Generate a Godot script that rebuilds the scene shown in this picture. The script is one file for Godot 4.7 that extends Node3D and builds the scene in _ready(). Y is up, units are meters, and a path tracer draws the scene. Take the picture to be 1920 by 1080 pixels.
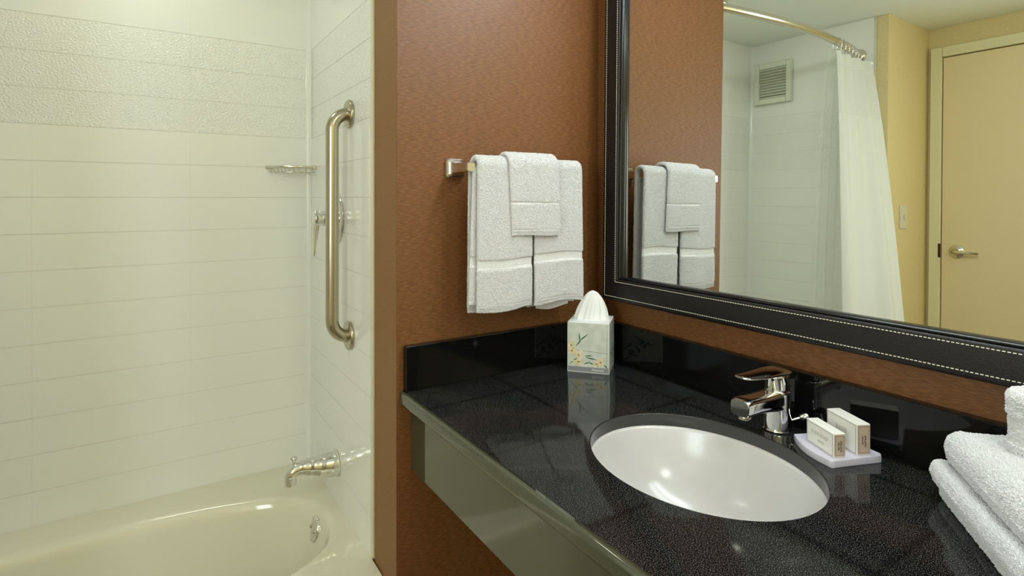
extends Node3D
# A hotel bathroom: tub alcove, vanity with black stone top, leather-framed mirror.
# X runs along the towel wall towards the mirror wall (X = 0), Z comes out of the towel wall (Z = 0).

const PARTITION_X := -0.600      # face of the wet wall that carries spout and valve
const TUB_BACK_Z := -0.787       # tile face of the wall behind the tub
const TUB_END_X := -1.918        # tile face of the far end of the tub
const RECESS_Z := -0.066         # beige wall beside the door
const DOOR_X := -2.360
const CEIL_Y := 2.222
const COUNTER_Y := 0.860
const NEAR_Z := 1.80

var used := {}
var M := {}
var noise := FastNoiseLite.new()

# ------------------------------------------------------------------ nodes
func numbered(called: String) -> String:
	if not used.has(called):
		used[called] = 0
		return called
	used[called] += 1
	return "%s_%03d" % [called, used[called]]

func thing(called: String, label: String, category: String, at := Vector3.ZERO, turn := 0.0, group := "", kind := "") -> Node3D:
	var o := Node3D.new()
	o.name = numbered(called)
	add_child(o)
	o.position = at
	o.rotation.y = turn
	o.set_meta("label", label)
	o.set_meta("category", category)
	if group != "":
		o.set_meta("group", group)
	if kind != "":
		o.set_meta("kind", kind)
	return o

func part(called: String, mesh: Mesh, mat: Material, parent: Node3D, at := Vector3.ZERO, rot := Vector3.ZERO) -> MeshInstance3D:
	var o := MeshInstance3D.new()
	o.name = called
	o.mesh = mesh
	o.material_override = mat
	parent.add_child(o, true)
	o.position = at
	o.rotation = rot
	return o

# ------------------------------------------------------------------ meshes
func commit(v: PackedVector3Array, idx: PackedInt32Array, closed := true, uv := PackedVector2Array(), col := PackedColorArray()) -> ArrayMesh:
	if closed:
		var vol := 0.0
		for i in range(0, idx.size(), 3):
			vol += v[idx[i]].dot(v[idx[i + 1]].cross(v[idx[i + 2]]))
		if vol > 0.0:
			for i in range(0, idx.size(), 3):
				var k := idx[i + 1]
				idx[i + 1] = idx[i + 2]
				idx[i + 2] = k
	var n := PackedVector3Array()
	n.resize(v.size())
	for i in range(0, idx.size(), 3):
		var a := idx[i]
		var b := idx[i + 1]
		var c := idx[i + 2]
		var f := (v[c] - v[a]).cross(v[b] - v[a])
		n[a] += f
		n[b] += f
		n[c] += f
	for i in n.size():
		n[i] = n[i].normalized() if n[i].length_squared() > 1e-24 else Vector3.UP
	var arr := []
	arr.resize(Mesh.ARRAY_MAX)
	arr[Mesh.ARRAY_VERTEX] = v
	arr[Mesh.ARRAY_NORMAL] = n
	arr[Mesh.ARRAY_INDEX] = idx
	if uv.size():
		arr[Mesh.ARRAY_TEX_UV] = uv
	if col.size():
		arr[Mesh.ARRAY_COLOR] = col
	var m := ArrayMesh.new()
	m.add_surface_from_arrays(Mesh.PRIMITIVE_TRIANGLES, arr)
	return m

# box from a to b whose edges are rounded by a chamfer of r with blended normals
func rbox(a: Vector3, b: Vector3, r := 0.002) -> ArrayMesh:
	var c := (a + b) / 2.0
	var h := ((b - a) / 2.0).abs()
	r = minf(r, minf(h.x, minf(h.y, h.z)) * 0.95)
	var v := PackedVector3Array()
	var n := PackedVector3Array()
	var id := {}
	for sx in [-1, 1]:
		for sy in [-1, 1]:
			for sz in [-1, 1]:
				var s := Vector3(sx, sy, sz)
				for ax in 3:
					var p := h - Vector3(r, r, r)
					p[ax] = h[ax]
					id[[sx, sy, sz, ax]] = v.size()
					v.append(c + p * s)
					var q := Vector3.ZERO
					q[ax] = s[ax]
					n.append(q)
	var tri := []
	for ax in 3:
		var u := (ax + 1) % 3
		var w := (ax + 2) % 3
		for s in [-1, 1]:
			var quad := []
			for uw in [[-1, -1], [1, -1], [1, 1], [-1, 1]]:
				var k := [0, 0, 0]
				k[ax] = s
				k[u] = uw[0]
				k[w] = uw[1]
				quad.append(id[[k[0], k[1], k[2], ax]])
			tri.append([quad[0], quad[1], quad[2]])
			tri.append([quad[0], quad[2], quad[3]])
		for s1 in [-1, 1]:
			for s2 in [-1, 1]:
				var q2 := []
				for e in [[-1, u], [1, u], [1, w], [-1, w]]:
					var k := [0, 0, 0]
					k[ax] = e[0]
					k[u] = s1
					k[w] = s2
					q2.append(id[[k[0], k[1], k[2], e[1]]])
				tri.append([q2[0], q2[1], q2[2]])
				tri.append([q2[0], q2[2], q2[3]])
	for sx in [-1, 1]:
		for sy in [-1, 1]:
			for sz in [-1, 1]:
				tri.append([id[[sx, sy, sz, 0]], id[[sx, sy, sz, 1]], id[[sx, sy, sz, 2]]])
	var idx := PackedInt32Array()
	for t in tri:
		var f := (v[t[2]] - v[t[0]]).cross(v[t[1]] - v[t[0]])
		var outw := (v[t[0]] + v[t[1]] + v[t[2]]) / 3.0 - c
		if f.dot(outw) < 0.0:
			idx.append_array([t[0], t[2], t[1]])
		else:
			idx.append_array([t[0], t[1], t[2]])
	var arr := []
	arr.resize(Mesh.ARRAY_MAX)
	arr[Mesh.ARRAY_VERTEX] = v
	arr[Mesh.ARRAY_NORMAL] = n
	arr[Mesh.ARRAY_INDEX] = idx
	var m := ArrayMesh.new()
	m.add_surface_from_arrays(Mesh.PRIMITIVE_TRIANGLES, arr)
	return m

# rings of equal length, each a closed loop; ends capped with fans unless torus
func loft(rings: Array, torus := false, cap0 := true, cap1 := true) -> ArrayMesh:
	var n: int = rings[0].size()
	var v := PackedVector3Array()
	for r in rings:
		for p in r:
			v.append(p)
	var idx := PackedInt32Array()
	var m := rings.size()
	for i in (m if torus else m - 1):
		for j in n:
			var a := i * n + j
			var b := i * n + (j + 1) % n
			var c := ((i + 1) % m) * n + j
			var d := ((i + 1) % m) * n + (j + 1) % n
			idx.append_array([a, c, b, b, c, d])
	if not torus:
		for e in [0, m - 1]:
			if (e == 0 and not cap0) or (e > 0 and not cap1):
				continue
			var base := v.size()
			var mid := Vector3.ZERO
			for p in rings[e]:
				mid += p
				v.append(p)
			mid /= n
			v.append(mid)
			for j in n:
				if e == 0:
					idx.append_array([base + j, base + (j + 1) % n, base + n])
				else:
					idx.append_array([base + (j + 1) % n, base + j, base + n])
	return commit(v, idx, torus or (cap0 and cap1))

func lathe(profile: Array, n := 40, xf := Transform3D()) -> ArrayMesh:   # profile of (radius, height), round Y
	var rings := []
	for q in profile:
		var ring := []
		for j in n:
			var t := TAU * j / n
			ring.append(xf * Vector3(q[0] * cos(t), q[1], q[0] * sin(t)))
		rings.append(ring)
	return loft(rings)

func tube(path: Array, radius, n := 16, flat := Vector2.ONE) -> ArrayMesh:
	var rings := []
	var up := Vector3.UP
	var t0: Vector3 = (path[1] - path[0]).normalized()
	if absf(t0.dot(up)) > 0.9:
		up = Vector3(0, 0, 1)
	var side := t0.cross(up).normalized()
	for i in path.size():
		var a: Vector3 = path[maxi(i - 1, 0)]
		var b: Vector3 = path[mini(i + 1, path.size() - 1)]
		var t := (b - a).normalized()
		side = (side - t * side.dot(t)).normalized()
		var w := side.cross(t).normalized()
		var r: float = radius[i] if radius is Array else radius
		var ring := []
		for j in n:
			var g := TAU * j / n
			ring.append(path[i] + side * (cos(g) * r * flat.x) + w * (sin(g) * r * flat.y))
		rings.append(ring)
	return loft(rings)

func smooth_path(pts: Array, per := 8) -> Array:
	var out := []
	for i in pts.size() - 1:
		var p0: Vector3 = pts[maxi(i - 1, 0)]
		var p1: Vector3 = pts[i]
		var p2: Vector3 = pts[i + 1]
		var p3: Vector3 = pts[mini(i + 2, pts.size() - 1)]
		for k in per:
			out.append(p1.cubic_interpolate(p2, p0, p3, float(k) / per))
	out.append(pts[-1])
	return out

func smooth_vals(v: Array, per := 8) -> Array:
	var out := []
	for i in v.size() - 1:
		for k in per:
			out.append(lerpf(v[i], v[i + 1], smoothstep(0.0, 1.0, float(k) / per)))
	out.append(v[-1])
	return out

# perimeter of a rectangle in XZ with the corners hit exactly
func rect_ring(x0: float, x1: float, z0: float, z1: float, y: float, per := 32) -> Array:
	var c := [Vector3(x0, y, z0), Vector3(x1, y, z0), Vector3(x1, y, z1), Vector3(x0, y, z1)]
	var out := []
	for e in 4:
		for k in per:
			out.append(c[e].lerp(c[(e + 1) % 4], float(k) / per))
	return out

# points of a superellipse that lie in the directions of those ring points
func oval_ring(like: Array, cx: float, cz: float, ax: float, az: float, y: float, p := 2.0) -> Array:
	var out := []
	for q in like:
		var t := atan2((q.z - cz) / az, (q.x - cx) / ax)
		var c := cos(t)
		var s := sin(t)
		var r := pow(pow(absf(c), p) + pow(absf(s), p), -1.0 / p)
		out.append(Vector3(cx + ax * r * c, y, cz + az * r * s))
	return out

func extrude(poly: Array, y0: float, y1: float, bev := 0.0015) -> ArrayMesh:   # poly in XZ, convex
	var mid := Vector2.ZERO
	for p in poly:
		mid += p
	mid /= poly.size()
	var rings := []
	for e in [[y0, bev], [y0 + bev, 0.0], [y1 - bev, 0.0], [y1, bev]]:
		var ring := []
		for p in poly:
			var q: Vector2 = p + (mid - p).normalized() * e[1]
			ring.append(Vector3(q.x, e[0], q.y))
		rings.append(ring)
	return loft(rings)

# ------------------------------------------------------------------ materials
func mat(called: String, c: Color, rough := 0.6, metal := 0.0, spec := 0.5) -> StandardMaterial3D:
	var m := StandardMaterial3D.new()
	m.resource_name = called
	m.albedo_color = c
	m.roughness = rough
	m.metallic = metal
	m.metallic_specular = spec
	M[called] = m
	return m

func noise_tex(w: int, h: int, freq: float, octaves: int, ramp := [], seed_ := 1, normal := 0.0, kind := FastNoiseLite.TYPE_SIMPLEX_SMOOTH, warp := 0.0) -> NoiseTexture2D:
	var f := FastNoiseLite.new()
	f.noise_type = kind
	f.seed = seed_
	f.frequency = freq
	f.fractal_type = FastNoiseLite.FRACTAL_FBM if octaves > 1 else FastNoiseLite.FRACTAL_NONE
	f.fractal_octaves = octaves
	if warp > 0.0:
		f.domain_warp_enabled = true
		f.domain_warp_amplitude = warp
		f.domain_warp_frequency = freq * 0.35
	var t := NoiseTexture2D.new()
	t.width = w
	t.height = h
	t.seamless = true
	t.noise = f
	if normal > 0.0:
		t.as_normal_map = true
		t.bump_strength = normal
	elif ramp.size():
		var g := Gradient.new()
		g.offsets = PackedFloat32Array(ramp.map(func(q): return q[0]))
		g.colors = PackedColorArray(ramp.map(func(q): return q[1]))
		t.color_ramp = g
	return t

func tri(m: StandardMaterial3D, scale: Vector3, world := true) -> void:
	m.uv1_triplanar = true
	m.uv1_world_triplanar = world
	m.uv1_scale = scale
	m.uv1_triplanar_sharpness = 8.0

func make_materials() -> void:
	var m: StandardMaterial3D
	# brown woven wallcovering: threads run level
	m = mat("brown_wallcovering", Color.WHITE, 0.5)
	m.albedo_texture = noise_tex(512, 2048, 0.055, 3, [[0.0, Color(0.29, 0.175, 0.083)], [0.36, Color(0.43, 0.27, 0.136)], [0.5, Color(0.475, 0.303, 0.156)], [0.64, Color(0.52, 0.34, 0.18)], [1.0, Color(0.68, 0.485, 0.30)]], 11)
	tri(m, Vector3(1.5, 9.0, 1.5))
	m = mat("tan_wallcovering", Color.WHITE, 0.5)
	m.albedo_texture = noise_tex(512, 512, 0.12, 3, [[0.0, Color(0.465, 0.315, 0.145)], [0.5, Color(0.54, 0.372, 0.18)], [1.0, Color(0.615, 0.445, 0.24)]], 14)
	tri(m, Vector3(5.0, 2.5, 5.0))
	m = mat("beige_wallcovering", Color.WHITE, 0.6)
	m.albedo_texture = noise_tex(512, 1024, 0.055, 3, [[0.0, Color(0.875, 0.80, 0.595)], [0.5, Color(0.90, 0.83, 0.62)], [1.0, Color(0.925, 0.86, 0.66)]], 12)
	tri(m, Vector3(1.6, 3.6, 1.6))
	mat("ceiling_paint", Color(0.965, 0.98, 0.955), 0.9)
	m = mat("floor_stone", Color.WHITE, 0.35)
	m.albedo_texture = noise_tex(512, 512, 0.02, 4, [[0.0, Color(0.45, 0.40, 0.32)], [1.0, Color(0.62, 0.56, 0.46)]], 13)
	tri(m, Vector3(1.5, 1.5, 1.5))
	# tub surround
	mat("cream_surround", Color(0.96, 0.962, 0.938), 0.12)
	m = mat("pebbled_surround", Color(0.96, 0.962, 0.938), 0.06)
	m.normal_enabled = true
	m.normal_texture = noise_tex(1024, 1024, 0.04, 2, [], 21, 8.0)
	m.normal_scale = 0.75
	tri(m, Vector3(3.0, 3.6, 3.0))
	mat("grout", Color(0.90, 0.90, 0.86), 0.4)
	mat("caulk", Color(0.80, 0.74, 0.58), 0.6)
	mat("trim_cream", Color(0.87, 0.87, 0.78), 0.25)
	m = mat("tub_enamel", Color(0.915, 0.895, 0.815), 0.10)
	m.clearcoat_enabled = true
	m.clearcoat = 0.6
	m.clearcoat_roughness = 0.05
	# metals
	mat("chrome", Color(0.90, 0.90, 0.89), 0.06, 1.0)
	mat("brushed_steel", Color(0.74, 0.71, 0.64), 0.24, 1.0)
	mat("satin_nickel", Color(0.87, 0.855, 0.81), 0.16, 1.0)
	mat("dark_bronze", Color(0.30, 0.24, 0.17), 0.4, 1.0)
	mat("dark_slot", Color(0.03, 0.03, 0.03), 0.6)
	# stone
	var speck := [[0.0, Color(0.025, 0.025, 0.027)], [0.52, Color(0.035, 0.035, 0.037)], [0.58, Color(0.09, 0.09, 0.092)], [0.65, Color(0.21, 0.21, 0.212)], [0.75, Color(0.35, 0.35, 0.35)], [1.0, Color(0.6, 0.6, 0.59)]]
	m = mat("black_granite", Color.WHITE, 0.08, 0.0, 0.36)
	m.albedo_texture = noise_tex(1024, 1024, 0.13, 2, speck, 31)
	tri(m, Vector3(4.0, 4.0, 4.0))
	mat("granite_face", Color(0.05, 0.05, 0.052), 0.05)
	m = mat("olive_stone", Color(0.27, 0.28, 0.21), 0.07, 0.0, 0.7)
	m = mat("stone_cut_edge", Color(0.24, 0.235, 0.23), 0.18)
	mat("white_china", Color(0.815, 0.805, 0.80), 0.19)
	# mirror
	mat("mirror_silver", Color(0.94, 0.95, 0.93), 0.0, 1.0)
	m = mat("dark_leather", Color(0.072, 0.058, 0.057), 0.5)
	m.normal_enabled = true
	m.normal_texture = noise_tex(512, 512, 0.08, 2, [], 41, 5.0, FastNoiseLite.TYPE_CELLULAR)
	m.normal_scale = 0.3
	tri(m, Vector3(9, 9, 9), false)
	mat("frame_bead", Color(0.06, 0.065, 0.085), 0.2)
	mat("frame_edge", Color(0.20, 0.10, 0.06), 0.4)
	mat("cream_thread", Color(0.93, 0.90, 0.82), 0.8)
	# cloth and paper
	m = mat("terry", Color(0.915, 0.91, 0.913), 0.95, 0.0, 0.2)
	m.rim_enabled = true
	m.rim = 0.4
	m.heightmap_enabled = true
	m.heightmap_texture = noise_tex(512, 512, 0.10, 2, [], 51)
	m.heightmap_scale = 0.05
	tri(m, Vector3(7, 7, 7))
	m = mat("pile_cotton", Color(0.94, 0.935, 0.938), 0.95, 0.0, 0.2)
	m.backlight_enabled = true
	m.backlight = Color(0.5, 0.5, 0.5)
	m = mat("flat_weave", Color(0.93, 0.925, 0.92), 0.9, 0.0, 0.2)
	m = mat("tissue_paper", Color(0.965, 0.965, 0.955), 0.9)
	m.backlight_enabled = true
	m.backlight = Color(0.3, 0.3, 0.3)
	mat("white_card", Color(0.93, 0.935, 0.93), 0.45)
	mat("card_inside", Color(0.80, 0.79, 0.76), 0.8)
	mat("ivory_carton", Color(0.93, 0.925, 0.895), 0.5)
	mat("carton_line", Color(0.36, 0.33, 0.30), 0.6)
	mat("carton_emboss", Color(0.74, 0.72, 0.65), 0.35)
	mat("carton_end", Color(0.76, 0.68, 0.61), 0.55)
	m = mat("frosted_acrylic", Color(0.84, 0.82, 0.88, 1.0), 0.35)
	m.backlight_enabled = true
	m.backlight = Color(0.5, 0.5, 0.52)
	m = mat("curtain_cloth", Color(0.94, 0.945, 0.93), 0.85)
	m.backlight_enabled = true
	m.backlight = Color(0.45, 0.45, 0.43)
	m = mat("curtain_mesh", Color(0.95, 0.955, 0.94, 0.80), 0.85)
	m.transparency = BaseMaterial3D.TRANSPARENCY_ALPHA
	m = mat("liner_plastic", Color(0.95, 0.97, 0.92, 0.11), 0.6)
	m.transparency = BaseMaterial3D.TRANSPARENCY_ALPHA
	# room
	mat("door_paint", Color(0.925, 0.855, 0.68), 0.45)
	mat("casing_paint", Color(0.92, 0.90, 0.74), 0.4)
	mat("vent_enamel", Color(0.90, 0.91, 0.84), 0.4)
	mat("switch_plastic", Color(0.88, 0.86, 0.78), 0.4)
	mat("bin_plastic", Color(0.04, 0.04, 0.042), 0.35)
	mat("bin_rim", Color(0.35, 0.35, 0.36), 0.3)
	mat("fixture_white", Color(0.85, 0.85, 0.83), 0.4)
	m = mat("fill_glass", Color(0.92, 0.94, 0.95), 0.4)  # glass of the added window, glows as fill
	m.emission_enabled = true
	m.emission = Color(0.96, 0.99, 1.0)
	m.emission_energy_multiplier = 1.0
	m = mat("lamp_glass", Color(0.95, 0.95, 0.9), 0.5)
	m.emission_enabled = true
	m.emission = Color(0.97, 0.99, 0.95)
	m.emission_energy_multiplier = 4.5

# ------------------------------------------------------------------ room shell
func structure(called: String, label: String, category: String) -> Node3D:
	return thing(called, label, category, Vector3.ZERO, 0.0, "", "structure")

func slab(called: String, label: String, category: String, a: Vector3, b: Vector3, m: Material) -> Node3D:
	var o := structure(called, label, category)
	part("surface", rbox(a, b, 0.001), m, o)
	return o

func tile_wall(owner_: Node3D, spans: Array, rows: Array, place: Callable) -> void:
	# spans along the wall, rows up it; place(u0, u1, y0, y1, r) gives the box of one tile
	for r in rows:
		for s in spans:
			var q: Array = place.call(s[0] + 0.00005, s[1] - 0.00005, r[0] + 0.0008, r[1] - 0.0008)
			part("tile", rbox(q[0], q[1], 0.00015), M.pebbled_surround if r[2] else M.cream_surround, owner_)

func tile_rows() -> Array:
	var rows := [[1.799, CEIL_Y, false]]
	for i in 14:
		var top := 1.799 - 0.1003 * i
		rows.append([maxf(top - 0.1003, 0.396), top, i < 3])
	return rows

func build_shell() -> void:
	slab("floor", "beige stone floor of the bathroom", "floor", Vector3(-2.5, -0.1, -0.95), Vector3(0.15, 0.0, 1.95), M.floor_stone)
	slab("ceiling", "pale painted flat ceiling over tub and vanity", "ceiling", Vector3(-2.5, CEIL_Y, -0.95), Vector3(0.15, CEIL_Y + 0.1, 1.95), M.ceiling_paint)
	slab("wall_right", "brown grained wallcovering behind the framed mirror", "wall", Vector3(0, 0, -0.02), Vector3(0.12, CEIL_Y, 1.9), M.brown_wallcovering)
	var wp := slab("wall_center", "brown grained partition wall carrying the hand towels, tiled on the tub side", "wall", Vector3(PARTITION_X, 0, -0.93), Vector3(0.0, CEIL_Y, 0.0), M.brown_wallcovering)
	var wb := slab("wall_back", "cream tiled long wall behind the bathtub", "wall", Vector3(-2.0, 0, -0.93), Vector3(PARTITION_X, CEIL_Y, TUB_BACK_Z - 0.0011), M.grout)
	var we := slab("wall_left", "end wall of the tub with air vent and beige return beside the door", "wall", Vector3(DOOR_X - 0.12, 0, -0.93), Vector3(TUB_END_X - 0.005, CEIL_Y, RECESS_Z), M.beige_wallcovering)
	slab("wall_far", "beige wallcovered wall around the bathroom door", "wall", Vector3(DOOR_X - 0.12, 0, RECESS_Z), Vector3(DOOR_X, CEIL_Y, 1.9), M.beige_wallcovering)
	slab("wall_near", "beige wallcovered wall closing the vanity end", "wall", Vector3(DOOR_X, 0, NEAR_Z), Vector3(0.0, CEIL_Y, NEAR_Z + 0.1), M.beige_wallcovering)
	part("end_panel", rbox(Vector3(PARTITION_X - 0.0008, 0.0, -0.1446), Vector3(PARTITION_X, CEIL_Y, -0.0006), 0.0003), M.tan_wallcovering, wp)
	# tiles
	var rows := tile_rows()
	part("grout_bed", rbox(Vector3(PARTITION_X - 0.0030, 0.39, TUB_BACK_Z), Vector3(PARTITION_X, CEIL_Y, -0.156), 0.0005), M.grout, wp)
	tile_wall(wp, [[TUB_BACK_Z, -0.158]], rows, func(a, b, c, d): return [Vector3(PARTITION_X - 0.004, c, a), Vector3(PARTITION_X, d, b)])
	tile_wall(wb, [[-0.9614, PARTITION_X - 0.004], [-1.3358, -0.9614], [-1.7102, -1.3358], [TUB_END_X, -1.7102]], rows, func(a, b, c, d): return [Vector3(a, c, TUB_BACK_Z - 0.005), Vector3(b, d, TUB_BACK_Z)])
	part("grout_bed", rbox(Vector3(TUB_END_X - 0.005, 0.39, TUB_BACK_Z), Vector3(TUB_END_X - 0.0011, CEIL_Y, -0.124), 0.0003), M.grout, we)
	tile_wall(we, [[TUB_BACK_Z, -0.126]], rows, func(a, b, c, d): return [Vector3(TUB_END_X - 0.005, c, a), Vector3(TUB_END_X, d, b)])
	# edge trims and the coved inner corner
	part("edge_trim", rbox(Vector3(PARTITION_X - 0.007, 0.405, -0.1585), Vector3(PARTITION_X, CEIL_Y, -0.1485), 0.003), M.trim_cream, wp)
	part("caulk_line", rbox(Vector3(PARTITION_X - 0.003, 0.405, -0.149), Vector3(PARTITION_X, CEIL_Y, -0.1445), 0.001), M.caulk, wp)
	part("edge_trim", rbox(Vector3(TUB_END_X - 0.005, 0.405, -0.126), Vector3(TUB_END_X + 0.004, CEIL_Y, -0.116), 0.003), M.trim_cream, we)
	part("corner_cove", cove(Vector2(PARTITION_X - 0.004, TUB_BACK_Z), Vector2(-1, 1), 0.016, 0.40, CEIL_Y), M.cream_surround, wb)
	part("corner_cove", cove(Vector2(TUB_END_X, TUB_BACK_Z), Vector2(1, 1), 0.016, 0.40, CEIL_Y), M.cream_surround, wb)

func cove(corner: Vector2, dir: Vector2, r: float, y0: float, y1: float) -> ArrayMesh:
	# concave quarter round that runs out flush into both walls
	var v := PackedVector3Array()
	var idx := PackedInt32Array()
	for k in 13:
		var t := PI / 2 * k / 12.0
		var p := corner + Vector2(dir.x * (r * (1.0 - sin(t)) + 0.0002), dir.y * (r * (1.0 - cos(t)) + 0.0002))
		v.append(Vector3(p.x, y0, p.y))
		v.append(Vector3(p.x, y1, p.y))
		if k > 0:
			var a := 2 * k - 2
			if dir.x < 0.0:
				idx.append_array([a, a + 2, a + 1, a + 1, a + 2, a + 3])
			else:
				idx.append_array([a, a + 1, a + 2, a + 1, a + 3, a + 2])
	return commit(v, idx, false)

# ------------------------------------------------------------------ bathtub and its fittings
func build_tub() -> void:
	var t := thing("bathtub", "cream enamelled alcove bathtub with a rounded rim", "bathtub")
	var x0 := TUB_END_X - 0.001
	var x1 := PARTITION_X - 0.003
	var z0 := TUB_BACK_Z
	var z1 := -0.075
	var cx := -1.262
	var cz := -0.407
	var ax := 0.612
	var az := 0.252
	var p := 2.6
	var like := rect_ring(x0, x1, z0, z1, 0.0, 40)
	var rings := []
	for e in [[0.0, 0.0], [0.36, 0.0], [0.38, 0.001], [0.392, 0.005], [0.398, 0.012], [0.400, 0.022]]:
		rings.append(rect_ring(x0 + e[1] * 0.05, x1 - e[1] * 0.05, z0 + e[1] * 0.05, z1 - e[1], e[0], 40))
	for e in [[0.399, 0.020], [0.3965, 0.010], [0.391, 0.003], [0.382, -0.003], [0.365, -0.010], [0.32, -0.022], [0.25, -0.040], [0.17, -0.060], [0.12, -0.080], [0.085, -0.110], [0.068, -0.150], [0.062, -0.20], [0.060, -0.245]]:
		rings.append(oval_ring(like, cx, cz, ax + e[1], az + e[1] * (0.8 if e[1] < 0 else 1.0), e[0], p))
	part("basin", loft(rings), M.tub_enamel, t)
	var tilt := Transform3D(Basis(Vector3(0, 0, 1), PI / 2 - 0.2), Vector3(-0.6655, 0.343, -0.462))
	var plate := part("overflow_plate", lathe([[0.0001, -0.004], [0.034, -0.004], [0.0355, 0.0], [0.035, 0.005], [0.031, 0.0085], [0.0001, 0.0105]], 36, tilt), M.chrome, t)
	for s in [-1, 1]:
		part("screw", lathe([[0.0001, 0.007], [0.0045, 0.0085], [0.0045, 0.011], [0.003, 0.012], [0.0001, 0.012]], 14, tilt * Transform3D(Basis(), Vector3(0, 0.0, s * 0.017))), M.brushed_steel, plate)
	part("drain", lathe([[0.0001, 0.060], [0.034, 0.060], [0.034, 0.066], [0.028, 0.069], [0.0001, 0.067]], 30, Transform3D(Basis(), Vector3(-0.86, 0, -0.42))), M.chrome, t)

	# spout
	var sp := thing("tub_spout", "chrome tub spout with a diverter knob on the tiled end wall", "spout")
	var pts := []
	var rad := []
	for e in [[-0.604, 0.517, 0.0355], [-0.620, 0.5175, 0.0348], [-0.650, 0.5210, 0.0298], [-0.680, 0.5255, 0.0243], [-0.704, 0.5290, 0.0197], [-0.721, 0.5265, 0.0182], [-0.7315, 0.5150, 0.0174], [-0.7340, 0.5010, 0.0167], [-0.7340, 0.4890, 0.0163]]:
		pts.append(Vector3(e[0], e[1], -0.462))
		rad.append(e[2])
	part("body", tube(smooth_path(pts), smooth_vals(rad), 32), M.chrome, sp)
	part("wall_ring", lathe([[0.0001, 0.0], [0.0372, 0.0], [0.0372, 0.003], [0.036, 0.0045], [0.0001, 0.0045]], 32, Transform3D(Basis(Vector3(0, 0, 1), PI / 2), Vector3(-0.604, 0.517, -0.462))), M.trim_cream, sp)
	part("diverter_knob", lathe([[0.0001, 0.0], [0.005, 0.0], [0.0045, 0.010], [0.0055, 0.014], [0.0095, 0.017], [0.0105, 0.021], [0.008, 0.024], [0.0001, 0.025]], 22, Transform3D(Basis(), Vector3(-0.7245, 0.541, -0.462))), M.chrome, sp)

	# valve
	var va := thing("shower_valve", "chrome shower valve with round plate and hanging lever", "valve", Vector3(PARTITION_X - 0.004, 1.236, -0.472))
	var side := Transform3D(Basis(Vector3(0, 0, 1), PI / 2), Vector3.ZERO)
	part("escutcheon", lathe([[0.0001, 0.0], [0.078, 0.0], [0.079, 0.003], [0.074, 0.008], [0.05, 0.012], [0.03, 0.014], [0.0001, 0.014]], 48, side), M.chrome, va)
	part("hub", lathe([[0.0001, 0.0], [0.026, 0.012], [0.0255, 0.03], [0.022, 0.034], [0.022, 0.048], [0.0235, 0.050], [0.0235, 0.062], [0.0215, 0.066], [0.0001, 0.067]], 36, side), M.chrome, va)
	var lev := []
	for e in [[0.022, 0.013, 0.011], [0.005, 0.014, 0.0115], [-0.02, 0.013, 0.0095], [-0.05, 0.0105, 0.0065], [-0.08, 0.009, 0.0045], [-0.105, 0.0075, 0.0035], [-0.109, 0.004, 0.002]]:
		var ring := []
		for j in 16:
			var g := TAU * j / 16
			var cc := signf(cos(g)) * pow(absf(cos(g)), 0.6)
			var ss := signf(sin(g)) * pow(absf(sin(g)), 0.6)
			ring.append(Vector3(-0.056 - (0.022 - e[0]) * 0.06 + e[2] * cc, e[0], e[1] * ss))
		lev.append(ring)
	part("lever", loft(lev), M.chrome, va)

	# grab bar
	var gb := thing("grab_bar", "vertical brushed steel grab bar on the tub end wall", "grab bar", Vector3(PARTITION_X - 0.004, 0.0, -0.334))
	var ya := 0.918
	var yb := 1.526
	var gp := []
	var R := 0.045
	gp.append(Vector3(0, ya, 0))
	for k in 9:
		var a := PI / 2 * k / 8.0
		gp.append(Vector3(-0.004 - R * sin(a), ya + R * (1.0 - cos(a)), 0))
	for k in 9:
		var a := PI / 2 * (1.0 - k / 8.0)
		gp.append(Vector3(-0.004 - R * sin(a), yb - R * (1.0 - cos(a)), 0))
	gp.append(Vector3(0, yb, 0))
	part("rail", tube(gp, 0.0172, 28), M.brushed_steel, gb)
	for y in [ya, yb]:
		part("flange", lathe([[0.0001, 0.0], [0.0385, 0.0], [0.039, 0.002], [0.039, 0.007], [0.036, 0.010], [0.0001, 0.011]], 40, Transform3D(Basis(Vector3(0, 0, 1), PI / 2), Vector3(0, y, 0))), M.brushed_steel, gb)

	# shower head, above the frame: its shadow falls into the corner
	var sh := thing("shower_sprayer", "chrome shower head on a bent arm above the valve", "shower head", Vector3(PARTITION_X - 0.004, 2.09, -0.472))
	part("flange", lathe([[0.0001, 0.0], [0.028, 0.0], [0.026, 0.006], [0.0001, 0.010]], 28, side), M.chrome, sh)
	part("arm", tube(smooth_path([Vector3(0, 0, 0), Vector3(-0.05, 0.004, 0), Vector3(-0.10, -0.02, 0), Vector3(-0.125, -0.05, 0)]), 0.0095, 16), M.chrome, sh)
	part("head", lathe([[0.0001, 0.0], [0.013, 0.0], [0.014, 0.02], [0.036, 0.05], [0.040, 0.055], [0.040, 0.066], [0.036, 0.070], [0.0001, 0.070]], 36, Transform3D(Basis(Vector3(0, 0, 1), PI - 0.6), Vector3(-0.122, -0.046, 0))), M.chrome, sh)

	# corner soap basket
	var sb := thing("soap_basket", "small wire soap basket in the tiled corner of the tub", "soap basket", Vector3(PARTITION_X - 0.004, 1.398, TUB_BACK_Z))
	var L := 0.141
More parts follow.
